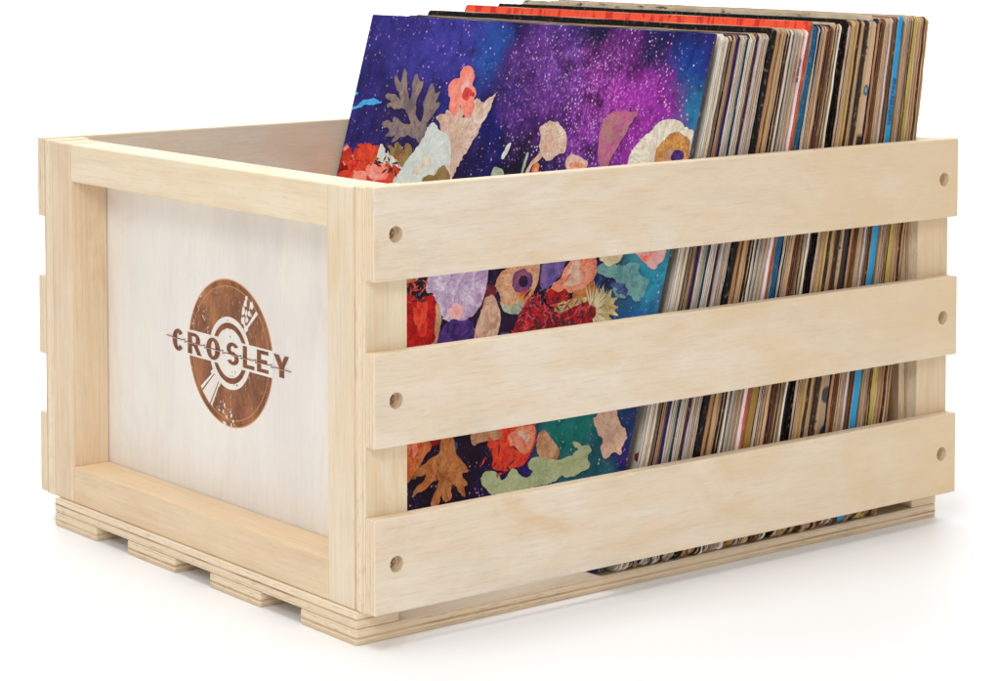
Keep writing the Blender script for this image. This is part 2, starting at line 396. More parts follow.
PAL = dict(
    white=(222, 215, 204), offwhite=(200, 191, 178), grey=(158, 150, 142), lilac=(222, 212, 222), darkgrey=(70, 66, 64), black=(13, 10, 11),
    navy=(18, 22, 88), teal=(10, 82, 122), darkteal=(18, 50, 66), plum=(44, 20, 44), tan=(192, 154, 114), brown=(124, 86, 56), darkbrown=(58, 36, 25),
    orangetan=(176, 118, 76), yellowtan=(184, 148, 98), pink=(194, 164, 142), beige=(196, 170, 136), mustard=(160, 124, 56), sky=(34, 146, 200), yellow=(182, 160, 52),
    maroon=(50, 18, 18), red=(214, 52, 30), greybrown=(128, 108, 90), palelilac=(196, 188, 196), cream=(212, 196, 166), darkred=(140, 26, 24))
NAME = dict(white='white', offwhite='off-white', grey='grey', lilac='pale lilac', darkgrey='dark grey', black='black', navy='navy blue', teal='teal blue', darkteal='dark teal',
    plum='dark plum', tan='tan', brown='brown', darkbrown='dark brown', orangetan='orange tan', yellowtan='yellowish tan', pink='pinkish beige', beige='beige', mustard='mustard',
    sky='sky blue', yellow='yellow', maroon='dark maroon', red='red', greybrown='grey-brown', palelilac='greyish lilac', cream='cream', darkred='dark red')
MC = {}
def PM(c, **k):
    key = (c, tuple(sorted(k.items())))
    if key not in MC: MC[key] = paper('sleeve_' + c, lin(*PAL[c]), **k)
    return MC[key]
GRP = 'record sleeves packed upright in the crate'
Y0, Y1 = .0026, .3290
# (front edge x at z = .176, colour of the edge, kind, height) ; kinds: s = closed spine, o = open side with inner sleeve
TABLE = [
 (0.1689, 'white', 'o', 0.2982),
 (0.1725, 'white', 'o', 0.2981),
 (0.1751, 'offwhite', 's', 0.2983),
 (0.1778, 'greybrown', 'o', 0.2985),
 (0.1799, 'black', 's', 0.2987),
 (0.1814, 'tan', 'o', 0.2989),
 (0.1844, 'navy', 's', 0.299),
 (0.1874, 'white', 'o', 0.2981),
 (0.1897, 'offwhite', 'o', 0.2983),
 (0.1921, 'darkteal', 's', 0.2985),
 (0.1944, 'white', 'o', 0.2987),
 (0.1973, 'offwhite', 'o', 0.2989),
 (0.2003, 'plum', 's', 0.2991),
 (0.2032, 'palelilac', 'o', 0.2982),
 (0.2062, 'pink', 'o', 0.2983),
 (0.2088, 'offwhite', 'o', 0.2985),
 (0.2115, 'black', 'S', 0.2987),
 (0.217, 'orangetan', 's', 0.3009),
 (0.2189, 'brown', 'o', 0.3009),
 (0.2218, 'yellowtan', 's', 0.3008),
 (0.2254, 'darkbrown', 'o', 0.2996),
 (0.2283, 'black', 's', 0.2995),
 (0.2306, 'white', 's', 0.2995),
 (0.2322, 'darkgrey', 'o', 0.2996),
 (0.234, 'offwhite', 'o', 0.2996),
 (0.2363, 'grey', 'o', 0.2996),
 (0.2387, 'tan', 'o', 0.2984),
 (0.2417, 'pink', 'o', 0.2984),
 (0.2446, 'lilac', 's', 0.2983),
 (0.2479, 'brown', 's', 0.3029),
 (0.2509, 'teal', 's', 0.2999),
 (0.2575, 'cream', 'o', 0.3),
 (0.2603, 'pink', 'o', 0.3001),
 (0.2641, 'tan', 's', 0.2991),
 (0.2679, 'darkbrown', 's', 0.2993),
 (0.2695, 'brown', 'o', 0.2994),
 (0.2741, 'darkbrown', 's', 0.2995),
 (0.2769, 'greybrown', 'o', 0.2997),
 (0.279, 'white', 's', 0.2998),
 (0.2811, 'black', 's', 0.2988),
 (0.2846, 'black', 'o', 0.299),
 (0.2881, 'pink', 's', 0.2991),
 (0.2909, 'beige', 'o', 0.3005),
 (0.2937, 'mustard', 's', 0.3006),
 (0.2962, 'yellowtan', 's', 0.3008),
 (0.299, 'darkbrown', 's', 0.3009),
 (0.3018, 'yellowtan', 's', 0.2999),
 (0.3042, 'brown', 'o', 0.3001),
 (0.3066, 'darkbrown', 's', 0.3002),
 (0.3106, 'yellowtan', 's', 0.3004),
 (0.3127, 'PRINT', 'P', 0.3006),
 (0.3192, 'orangetan', 's', 0.3007),
 (0.3223, 'brown', 'o', 0.2997),
 (0.326, 'beige', 'o', 0.2999),
 (0.3292, 'pink', 'o', 0.3),
 (0.3328, 'palelilac', 's', 0.3002),
 (0.3349, 'grey', 'o', 0.3004),
 (0.3374, 'darkbrown', 's', 0.3005),
 (0.34, 'sky', 's', 0.3007),
 (0.3457, 'greybrown', 'o', 0.2997),
 (0.3485, 'tan', 'o', 0.2998),
 (0.351, 'greybrown', 's', 0.3),
 (0.3532, 'brown', 'o', 0.3001),
 (0.3557, 'darkbrown', 's', 0.3003),
 (0.3575, 'yellow', 's', 0.3004),
 (0.3615, 'tan', 'o', 0.2993),
 (0.3643, 'orangetan', 'o', 0.2992),
 (0.3669, 'darkbrown', 's', 0.2991),
 (0.3704, 'tan', 'o', 0.2989),
]
X_END = 0.3748
WORLD = .49
LIGHTS = [('key_softbox', (-1.15, -1.05, 1.25), (.05, .1, .10), .6, 13, (1, .998, .985)),
          ('top_softbox', (-.2, .1, 2.2), (.1, .15, 0), 1.0, 24.5, (1, .998, .985)),
          ('added_warm_fill', (1.7, -1.0, .9), (.35, 0, .12), .8, 2.6, (1, .88, .72)),  # added fill lamp that warms the right ends of the slats
          ('backdrop_light', (1.2, 1.8, 3.2), (3.0, 4.0, 1.0), 2.5, 170, (1, 1, 1))]
OVER = {0: (.2990, 'offwhite'), 1: (.3000, 'white'), 36: (.3010, 'beige'), 16: (.3012, 'black'), 29: (.3032, 'red'), 40: (.3019, 'black'), 49: (.3030, 'printed'), 60: (.3012, 'beige'), 50: (.2990, 'beige')}

# printed stock: beige board with rows of dark and red marks along the top
def printed_mat():
    m, nt, b = new_mat('printed_board'); g = G(nt); o = g.n('TexCoord').outputs['Object']
    n1 = g.noise(g.mapv(o, (1, 95, 330)), 1, 4, .7); n2 = g.noise(g.mapv(o, (1, 34, 260)), 1, 2, .5); n3 = g.noise(g.mapv(o, (40, 40, 40)), 1, 3)
    s = g.n('SeparateXYZ'); g.l(o, s.inputs[0])
    c = g.mix(g.rng(n3, .35, .7), c4(lin(214, 196, 166)), c4(lin(176, 160, 134)))
    c = g.mix(g.math('MULTIPLY', g.rng(n1, .54, .60), g.rng(n2, .42, .56)), c, c4(lin(64, 70, 72)))
    c = g.mix(g.math('MULTIPLY', g.rng(g.noise(g.mapv(o, (1, 30, 60)), 1, 1), .64, .66), g.rng(s.outputs[2], .3012, .3008)), c, c4(lin(190, 70, 60)))
    g.l(c, b.inputs['Base Color']); b.inputs['Roughness'].default_value = .6; return m
M_printed = printed_mat()
def red_mat():
    m, nt, b = new_mat('red_board'); g = G(nt); o = g.n('TexCoord').outputs['Object']
    n1 = g.noise(g.mapv(o, (1, 120, 30)), 1, 4, .7)
    g.l(g.mix(g.rng(n1, .5, .56), c4(lin(240, 84, 44)), c4(lin(206, 34, 22))), b.inputs['Base Color']); b.inputs['Roughness'].default_value = .5; return m
M_redface = red_mat()
def spine_print_mat():
    m, nt, b = new_mat('printed_spine'); g = G(nt); o = g.n('TexCoord').outputs['Object']
    s = g.n('SeparateXYZ'); g.l(o, s.inputs[0]); z = s.outputs[2]; y = s.outputs[0]
    n = g.noise(o, 60, 2); zz = g.math('ADD', z, g.math('MULTIPLY', n, .01))
    v = g.n('TexVoronoi', feature='F1'); g.l(g.mapv(o, (60, 60, 62)), v.inputs['Vector']); v.inputs['Scale'].default_value = 1
    pat = g.mix(g.rng(v.outputs['Distance'], .40, .46), c4(lin(44, 42, 50)), c4(lin(168, 140, 110)))
    c = g.mix(g.rng(zz, .120, .123), pat, c4(lin(38, 18, 18)))
    c = g.mix(g.rng(zz, .236, .238), c, c4(lin(206, 170, 134)))
    g.l(c, b.inputs['Base Color']); b.inputs['Roughness'].default_value = .6; return m
M_spineprint = spine_print_mat()

ANCH = {6: 'navy blue spine', 9: 'dark teal spine', 12: 'dark plum spine', 16: 'thick black double sleeve', 22: 'thin white spine', 29: 'red-fronted sleeve', 30: 'teal blue spine',
        38: 'thin bright white spine', 43: 'mustard spine', 50: 'spine printed with dark shapes', 58: 'bright sky blue spine', 64: 'bright yellow spine'}
OWN = {6: 'record sleeve with a deep navy blue spine among the white sleeves near the front', 9: 'record sleeve with a thin dark teal spine between two white sleeves',
       12: 'record sleeve with a dark plum spine just ahead of the lilac and pink sleeves', 16: 'thick black double record sleeve with scuffed edge, widest black one in the row',
       22: 'record sleeve with a thin white spine right behind a black one', 29: 'tall record sleeve with a bright red front peeking above the others and a brown spine',
       30: 'wide teal blue record sleeve spine that turns mustard lower down', 38: 'record sleeve with a thin bright white spine beside two black ones', 43: 'record sleeve with a mustard spine in the rear half of the row',
       50: 'wide spine printed tan, black and dark shapes with a blue letter near its top', 58: 'record sleeve with a bright sky blue spine near the back of the row', 64: 'record sleeve with a bright yellow spine close to the back'}
ORD = ['', 'first', 'second', 'third', 'fourth', 'fifth', 'sixth', 'seventh', 'eighth', 'ninth', 'tenth', 'eleventh', 'twelfth', 'thirteenth']
def label_of(i, col, kind):
    if i in OWN: return OWN[i]
    if i == len(TABLE)-1: return 'tan worn record sleeve, rearmost in the row, nearest the far end panel'
    if i == 0: return 'white record sleeve with its pale face showing, directly behind the floral cover'
    a = max([k for k in ANCH if k < i], default=None)
    what = NAME[col] + (' record sleeve' if kind == 's' else ' open-sided record sleeve')
    if a is None: return '%s, %s behind the floral front cover' % (what, ORD[i+1])
    return '%s, %s behind the %s' % (what, ORD[i-a], ANCH[a])
TH = .0083
ends = [r[0] for r in TABLE[1:]] + [X_END]
FACES = ['offwhite', 'cream', 'beige', 'tan', 'grey', 'navy', 'darkteal', 'brown', 'pink']
for i, ((x0, col, kind, h), x1) in enumerate(zip(TABLE, ends)):
    rnd = random.Random(100+i)
    le = lean_at(x0); l2 = lean_at(x1)
    if i in OVER: h, face = OVER[i]
    else: face = rnd.choice(FACES)
    if i == 0: face = 'offwhite'
    gap = rnd.choice((.0003, .0004, .0007, .0010)) if kind != 's' or x1-x0 > .0024 else .0003
    if i in (28, 29): gap = .0001
    # thickness perpendicular to the front plane at the bottom and at the top
    tb = (x1-x0)*math.cos(le)-gap
    tt = ((x1+(h)*math.tan(l2)) - (x0+h*math.tan(le)))*math.cos(le)-gap
    tt = max(tt, .0009)
    T_ = lambda z, tb=tb, tt=tt, h=h: tb+(tt-tb)*z/h
    root = empty('record_sleeve', (x0, 0, TH + max(tb, .001)*math.sin(le) + .0001)); root.rotation_euler = (0, le, 0)
    root['label'] = label_of(i, col, kind); root['category'] = 'record sleeve'; root['group'] = GRP
    ya, yb = Y0 + rnd.uniform(0, .0011), Y1 - rnd.uniform(0, .0015)
    facem = M_redface if face == 'red' else M_printed if face == 'printed' else PM(face, worn=.15)
    bowj = rnd.uniform(-.0002, .0002)
    bm = bmesh.new()
    if kind in 'sSP':
        prof = outline(ya, yb, h, rnd, rad=.0034, jit=.0006)
        slab(bm, prof, lambda z: 0, T_, h, 1, 0, 1)
        em = M_spineprint if kind == 'P' else PM(col, low=lin(*PAL['mustard'])) if col == 'teal' else PM(col)
        if col == 'navy' or col == 'sky': em = PM(col, worn=.05)
        j = link('jacket', mesh_of(bm, 'jacket', [em, facem]), None, root)
        bv = j.modifiers.new('soft', 'BEVEL'); bv.width = min(.0005, tt*.3); bv.segments = 2; bv.limit_method = 'ANGLE'; bv.angle_limit = 1.0
    else:
        bt = min(.00055, tt*.28)
        slab(bm, outline(ya, yb, h, rnd, rad=.0036, jit=.0006), lambda z: 0, lambda z: bt, h, 1, 0, 0)
        slab(bm, outline(ya+rnd.uniform(0, .0006), yb, h-rnd.uniform(0, .0008), rnd, rad=.0042, jit=.0006), lambda z: T_(z)-bt, T_, h, 0, 0, 1)
        j = link('jacket', mesh_of(bm, 'jacket', [PM(col), facem]), None, root)
        bi = bmesh.new(); ins = rnd.uniform(.0010, .0045)
        hh = h-rnd.uniform(.001, .003)
        ic = rnd.choice(['white', 'darkgrey', 'black', 'greybrown', 'darkbrown', 'black', 'black'])  # mostly dark colours, painting shade into the recess between the boards
        slab(bi, outline(ya+ins, yb-.002, hh, rnd, rad=.006, jit=.0005), lambda z: bt+(T_(z)-2*bt)*.22, lambda z: bt+(T_(z)-2*bt)*.72, hh, 0, 0, 0)
        link('inner_sleeve', mesh_of(bi, 'inner_sleeve', [PM(ic)]), None, j)
    if kind == 'P':      # teal letter printed near the top of the spine
        bl = bmesh.new(); r0, r1, N = .0011, .0022, 20
        cy_, cz_ = .0035, .258
        V0 = [bl.verts.new((T_(cz_)*.5+(r0 if not outer else r1)*math.cos(6.2832*k/N)*.8, ya-.00005, cz_+(r0 if not outer else r1)*1.5*math.sin(6.2832*k/N))) for outer in (0, 1) for k in range(N)]
        for k in range(N): bl.faces.new((V0[k], V0[(k+1) % N], V0[N+(k+1) % N], V0[N+k]))
        mb_, nt_, b_ = new_mat('teal_ink'); b_.inputs['Base Color'].default_value = c4(lin(20, 110, 130))
        link('printed_letter', mesh_of(bl, 'printed_letter', [mb_]), None, j)
    if i in (26, 27, 58):      # small rubbed print on the edge
        col_ = {26: (176, 30, 34), 27: (30, 34, 44), 58: (14, 84, 140)}[i]; mb_, nt_, b_ = new_mat('rubbed_ink'); b_.inputs['Base Color'].default_value = c4(lin(*col_))
        bl = bmesh.new(); z_ = .236 if i == 58 else .268
        while z_ < (.262 if i == 58 else .282):
            dz = rnd.uniform(.0008, .0022) if i == 58 else rnd.uniform(.002, .006); w0, w1 = T_(z_)*rnd.uniform(.15, .35), T_(z_)*rnd.uniform(.6, .85)
            bl.faces.new([bl.verts.new((x_, ya-.00006, zz_)) for x_, zz_ in ((w0, z_), (w1, z_), (w1, z_+dz), (w0, z_+dz))]); z_ += dz + rnd.uniform(.0004, .0010)
        link('spine_print', mesh_of(bl, 'spine_print', [mb_]), None, j)
    if i == 0:           # maroon print on the pale face
        bl = bmesh.new()
        for (za, zb_, w_) in ((.187, .205, .0042), (.125, .139, .0036), (.060, .066, .003)):
            q = [(ya+.0006, za), (ya+.0006+w_, za+.001), (ya+.0010+w_, zb_-.002), (ya+.0010, zb_)]
            f = bl.faces.new([bl.verts.new((-.00005, a, c)) for a, c in q])
            mb_, nt_, b_ = new_mat('maroon_ink'); b_.inputs['Base Color'].default_value = c4(lin(120, 44, 76))
            link('printed_mark', mesh_of(bl, 'printed_mark', [mb_]), None, j); bl = bmesh.new()

# ------------------------------------------------------------------ the front record with the floral cover
CL = .2727; CH = .3018
def cover_mat():
    m, nt, b = new_mat('cosmic_cover'); g = G(nt); o = g.n('TexCoord').outputs['Object']
    d = g.n('TexNoise'); g.l(o, d.inputs['Vector']); d.inputs['Scale'].default_value = 22; d.inputs['Detail'].default_value = 6; d.inputs['Roughness'].default_value = .6
    sb = g.n('VectorMath', operation='SUBTRACT'); g.l(d.outputs['Color'], sb.inputs[0]); sb.inputs[1].default_value = (.5, .5, .5)
    sc = g.n('VectorMath', operation='SCALE'); g.l(sb.outputs[0], sc.inputs[0]); sc.inputs['Scale'].default_value = .085
    ad = g.n('VectorMath', operation='ADD'); g.l(o, ad.inputs[0]); g.l(sc.outputs[0], ad.inputs[1]); w = ad.outputs[0]
    fn = g.noise(o, 90, 6, .75); fn2 = g.noise(o, 420, 3, .8)
    col = g.mix(g.rng(g.noise(o, 14, 5, .6), .35, .68), c4(lin(28, 18, 72)), c4(lin(46, 38, 122)))
    def blob(col, a, b_, r, c, ra=1.0, st=1.0, inner=.25):
        v = g.n('VectorMath', operation='SUBTRACT'); g.l(w, v.inputs[0]); v.inputs[1].default_value = (0, a+.0026, b_)
        mp = g.mapv(v.outputs[0], (0, 1/r/ra, 1/r)); ln = g.n('VectorMath', operation='LENGTH'); g.l(mp, ln.inputs[0])
        f = g.math('MULTIPLY', g.rng(ln.outputs['Value'], 1.0, inner), st)
        return g.mix(f, col, c4(lin(*c)))
    for a in [(.21, .07, .125, (18, 8, 24), 1.0, .95, .7), (.15, .15, .07, (22, 10, 30), 1.6, .95, .7), (.24, .285, .05, (66, 60, 160), 1.6, .8), (.25, .21, .05, (44, 30, 84), 1.5, .8), (.196, .288, .032, (34, 78, 160), 1, .9), (.215, .25, .025, (30, 50, 150), 1, .6), (.17, .225, .04, (26, 28, 120), 1, .8),
              (.126, .272, .055, (112, 56, 150), 1.0, .8), (.120, .240, .040, (110, 40, 140), 1, .75), (.09, .30, .03, (14, 14, 46), 1.3, .85), (.100, .262, .022, (24, 14, 50), .8, .7), (.146, .213, .028, (10, 10, 22), 1.2, .95), (.10, .205, .028, (24, 28, 70), 1.5, .9),
              (.070, .262, .046, (164, 48, 168), 1.15, .85), (.045, .238, .040, (152, 42, 158), 1.0, .8), (.085, .235, .022, (120, 50, 150), 1, .6), (.045, .292, .022, (20, 24, 70), 1, .9), (.012, .285, .022, (24, 60, 140), 1, .9),
              (.008, .253, .030, (40, 118, 160), .9, .9), (.03, .215, .022, (60, 40, 130), 1, .8), (.010, .165, .040, (44, 150, 180), 1.0, .95), (.030, .185, .03, (70, 160, 170), 1, .8), (.02, .135, .022, (26, 84, 150), 1.0, .9), (.002, .097, .025, (30, 60, 110), .7, .9),
              (.050, .067, .045, (20, 116, 108), 1.1, .95), (.02, .04, .03, (20, 90, 96), 1, .8), (.16, .185, .05, (20, 10, 30), 2.6, .9), (.16, .13, .05, (26, 12, 36), 2.2, .9), (.13, .06, .04, (30, 14, 34), 1.5, .9), (.19, .08, .05, (40, 20, 40), 1.4, .85), (.23, .04, .06, (30, 20, 50), 1.6, .8), (.12, .125, .03, (50, 24, 60), 1.8, .7), (.20, .15, .04, (46, 16, 30), 1.2, .6)]:
        col = blob(col, *a)
    # mottling and powdery dust of the nebula
    col = g.mix(g.math('MULTIPLY', g.rng(fn, .54, .80), .22), col, c4(lin(150, 110, 210)))
    col = g.mix(g.math('MULTIPLY', g.rng(fn, .50, .28), .75), col, c4(lin(8, 5, 26)))
    v = g.n('VectorMath', operation='SUBTRACT'); g.l(w, v.inputs[0]); v.inputs[1].default_value = (0, .098, .262)
    ln = g.n('VectorMath', operation='LENGTH'); g.l(g.mapv(v.outputs[0], (0, 1/.085, 1/.052)), ln.inputs[0])
    dens = g.rng(ln.outputs['Value'], 1.0, .15)
    pw = g.noise(g.mapv(o, (1, 420, 260)), 1, 6, .85); pc = g.noise(o, 55, 5, .7)
    v3 = g.n('VectorMath', operation='SUBTRACT'); g.l(w, v3.inputs[0]); v3.inputs[1].default_value = (0, .055, .25)
    l3 = g.n('VectorMath', operation='LENGTH'); g.l(g.mapv(v3.outputs[0], (0, 1/.085, 1/.055)), l3.inputs[0]); mg = g.rng(l3.outputs['Value'], 1.0, .2)
    powder = g.math('MULTIPLY', g.rng(pw, .52, .60), g.math('MULTIPLY', g.rng(pc, .38, .56), dens))
    col = g.mix(g.math('MULTIPLY', powder, .9), col, g.mix(mg, c4(lin(200, 150, 230)), c4(lin(244, 110, 226))))
    col = g.mix(g.math('MULTIPLY', g.math('MULTIPLY', g.rng(pc, .52, .36), dens), .92), col, c4(lin(14, 8, 30)))
    vo = g.n('TexVoronoi', feature='F1'); g.l(g.mapv(o, (1, 620, 520)), vo.inputs['Vector']); vo.inputs['Scale'].default_value = 1
    vs = g.n('SeparateColor'); g.l(vo.outputs['Color'], vs.inputs[0])
    thr = g.math('MULTIPLY', vs.outputs[0], g.math('ADD', g.math('MULTIPLY', dens, .42), .0))
    star = g.math('MULTIPLY', g.rng(vo.outputs['Distance'], .42, .2), g.math('GREATER_THAN', g.math('ADD', vs.outputs[0], g.math('MULTIPLY', dens, .42)), .965))
    clump = g.rng(g.noise(g.mapv(o, (1, 70, 45)), 1, 4, .7), .40, .60)
    star = g.math('MULTIPLY', star, g.math('MAXIMUM', clump, .25))
    col = g.mix(g.math('MULTIPLY', star, .85), col, g.mix(vs.outputs[1], c4(lin(248, 232, 250)), c4(lin(226, 130, 220))))
    v2 = g.n('TexVoronoi', feature='F1'); g.l(g.mapv(o, (1, 430, 430)), v2.inputs['Vector']); v2.inputs['Scale'].default_value = 1
    v2s = g.n('SeparateColor'); g.l(v2.outputs['Color'], v2s.inputs[0])
    star2 = g.math('MULTIPLY', g.rng(v2.outputs['Distance'], .17, .08), g.math('GREATER_THAN', v2s.outputs[0], .84))
    col = g.mix(g.math('MULTIPLY', star2, .55), col, c4(lin(196, 186, 236)))
    g.l(col, b.inputs['Base Color']); b.inputs['Roughness'].default_value = .34
    try: b.inputs['Specular IOR Level'].default_value = .12
    except Exception: pass
    return m
INK = dict(lilac=((212, 200, 218), (168, 140, 180), (120, 80, 110), .5), galaxy=((44, 26, 84), (88, 56, 130), (20, 12, 40), .3), tan=((206, 164, 124), (176, 120, 90), (110, 60, 50), .5),
    red=((206, 32, 28), (156, 14, 20), (60, 8, 14), .8), peach=((214, 184, 158), (180, 130, 110), (130, 80, 70), .5), eyebrown=((196, 128, 88), (214, 176, 140), (110, 56, 50), .7),
    eyepurple=((92, 56, 120), (150, 84, 96), (40, 22, 60), .7), eyedark=((24, 14, 34), (50, 26, 60), (12, 8, 20), .3), sage=((190, 196, 172), (140, 156, 130), (90, 90, 80), .5),
    violet=((84, 72, 140), (130, 100, 150), (40, 34, 80), .6), coralfan=((214, 118, 88), (232, 160, 130), (140, 56, 50), .8), spikes=((222, 206, 150), (180, 150, 90), (90, 60, 40), .6),
    berries=((200, 36, 40), (150, 20, 40), (40, 10, 24), .95), sage2=((96, 152, 156), (130, 176, 170), (40, 90, 110), .6), rose=((222, 160, 158), (236, 190, 180), (190, 90, 110), .4),
    cream=((222, 206, 170), (200, 180, 140), (150, 120, 90), .4), orange=((206, 84, 50), (226, 140, 80), (120, 30, 24), .8), orangeleaf=((178, 100, 50), (206, 140, 84), (84, 40, 24), .7),
    red2=((210, 44, 36), (236, 84, 50), (110, 14, 22), .8), palegreen=((166, 180, 134), (188, 196, 156), (110, 130, 90), .4), rosetan=((200, 160, 136), (222, 190, 170), (140, 90, 80), .5),
    cyan=((64, 160, 216), (90, 184, 228), (40, 120, 190), .3), mauveleaf=((122, 108, 114), (160, 136, 118), (78, 62, 76), .7), olive=((128, 104, 62), (160, 130, 80), (70, 50, 40), .7),
    creamvein=((226, 208, 190), (206, 176, 156), (164, 104, 84), .7), white=((216, 220, 212), (198, 206, 198), (160, 166, 160), .35), coral=((238, 128, 108), (246, 160, 140), (200, 60, 60), .6),
    eyered=((196, 40, 44), (226, 80, 70), (120, 16, 30), .7), pinkleaf=((186, 92, 142), (176, 124, 122), (120, 60, 90), .6), ivory=((234, 226, 206), (214, 206, 188), (150, 130, 110), .6), ochre=((214, 160, 84), (190, 120, 60), (100, 60, 60), .8))
def ink(k, cy_, cz_, r_):
    a, c, d, st = INK[k]; m, nt, b = new_mat('ink_'+k); g = G(nt); o = g.n('TexCoord').outputs['Object']
    p = g.n('VectorMath', operation='SUBTRACT'); g.l(o, p.inputs[0]); p.inputs[1].default_value = (0, cy_, cz_)
    s = g.n('SeparateXYZ'); g.l(p.outputs[0], s.inputs[0])
    ang = g.math('ARCTAN2', s.outputs[2], s.outputs[1]); dd = g.math('SQRT', g.math('ADD', g.math('POWER', g.math('ABSOLUTE', s.outputs[1]), 2), g.math('POWER', g.math('ABSOLUTE', s.outputs[2]), 2)))
    dr = g.math('DIVIDE', dd, r_)
    cv = g.n('CombineXYZ'); g.l(g.math('MULTIPLY', ang, 5.0), cv.inputs[0]); g.l(g.math('MULTIPLY', dr, 1.6), cv.inputs[1])
    fib = g.noise(cv.outputs[0], 2.2, 4, .65, .3)
    n1 = g.noise(o, 110, 6, .75, .8); n2 = g.noise(o, 420, 4, .75)
    col = g.mix(g.rng(n1, .40, .58), c4(lin(*a)), c4(lin(*c)))
    col = g.mix(g.math('MULTIPLY', g.rng(fib, .50, .72), min(1, st*1.1)), col, c4(lin(*d)))
    col = g.mix(g.math('MULTIPLY', g.rng(fib, .46, .28), .45), col, c4(lin(*[min(255, int(x*1.10+14)) for x in a])))
    nd = g.math('ADD', dr, g.math('MULTIPLY', g.math('SUBTRACT', n1, .5), 1.2))
    col = g.mix(g.math('MULTIPLY', g.rng(nd, .45, .05), .55*st), col, c4(lin(*d)))
    col = g.mix(g.math('MULTIPLY', g.rng(nd, .75, 1.15), .5*st), col, c4(lin(*[int(x*.6+y*.4) for x, y in zip(d, a)])))
    if k in ('creamvein', 'ivory', 'ochre', 'mauveleaf', 'pinkleaf', 'palegreen', 'lilac'):
        v = g.n('TexVoronoi', feature='DISTANCE_TO_EDGE'); dv = g.n('VectorMath', operation='ADD'); g.l(o, dv.inputs[0])
        dn = g.n('TexNoise'); g.l(o, dn.inputs['Vector']); dn.inputs['Scale'].default_value = 75; s2 = g.n('VectorMath', operation='SCALE'); g.l(dn.outputs['Color'], s2.inputs[0]); s2.inputs['Scale'].default_value = .03
        g.l(s2.outputs[0], dv.inputs[1]); g.l(dv.outputs[0], v.inputs['Vector']); v.inputs['Scale'].default_value = 120
        col = g.mix(g.math('MULTIPLY', g.rng(v.outputs['Distance'], .035, .0), st*.55), col, c4(lin(*d)))
    col = g.mix(g.math('MULTIPLY', g.rng(n2, .54, .72), st*.6), col, c4(lin(*d)))
    col = g.mix(g.math('MULTIPLY', g.rng(n2, .44, .28), .35), col, c4(lin(*[min(255, int(x*1.12+16)) for x in a])))
    g.l(col, b.inputs['Base Color']); b.inputs['Roughness'].default_value = .34
    try: b.inputs['Specular IOR Level'].default_value = .12
    except Exception: pass
    return m
def fray(p, rnd, amp=.16, it=2):
    for _ in range(it):
        q = []
        for i in range(len(p)):
            a, c = p[i], p[(i+1) % len(p)]; d = math.hypot(c[0]-a[0], c[1]-a[1])
            q.append(a)
            if d > .0016:
                t = rnd.gauss(0, amp)*min(d, .006)*.6; nx, ny = -(c[1]-a[1])/d, (c[0]-a[0])/d
                q.append(((a[0]+c[0])/2+nx*t, (a[1]+c[1])/2+ny*t))
        p = q
    return p
def chaikin(p):
    q = []
    for i in range(len(p)):
        a, c = p[i], p[(i+1) % len(p)]
        q += [(a[0]*.78+c[0]*.22, a[1]*.78+c[1]*.22), (a[0]*.22+c[0]*.78, a[1]*.22+c[1]*.78)]
    return q
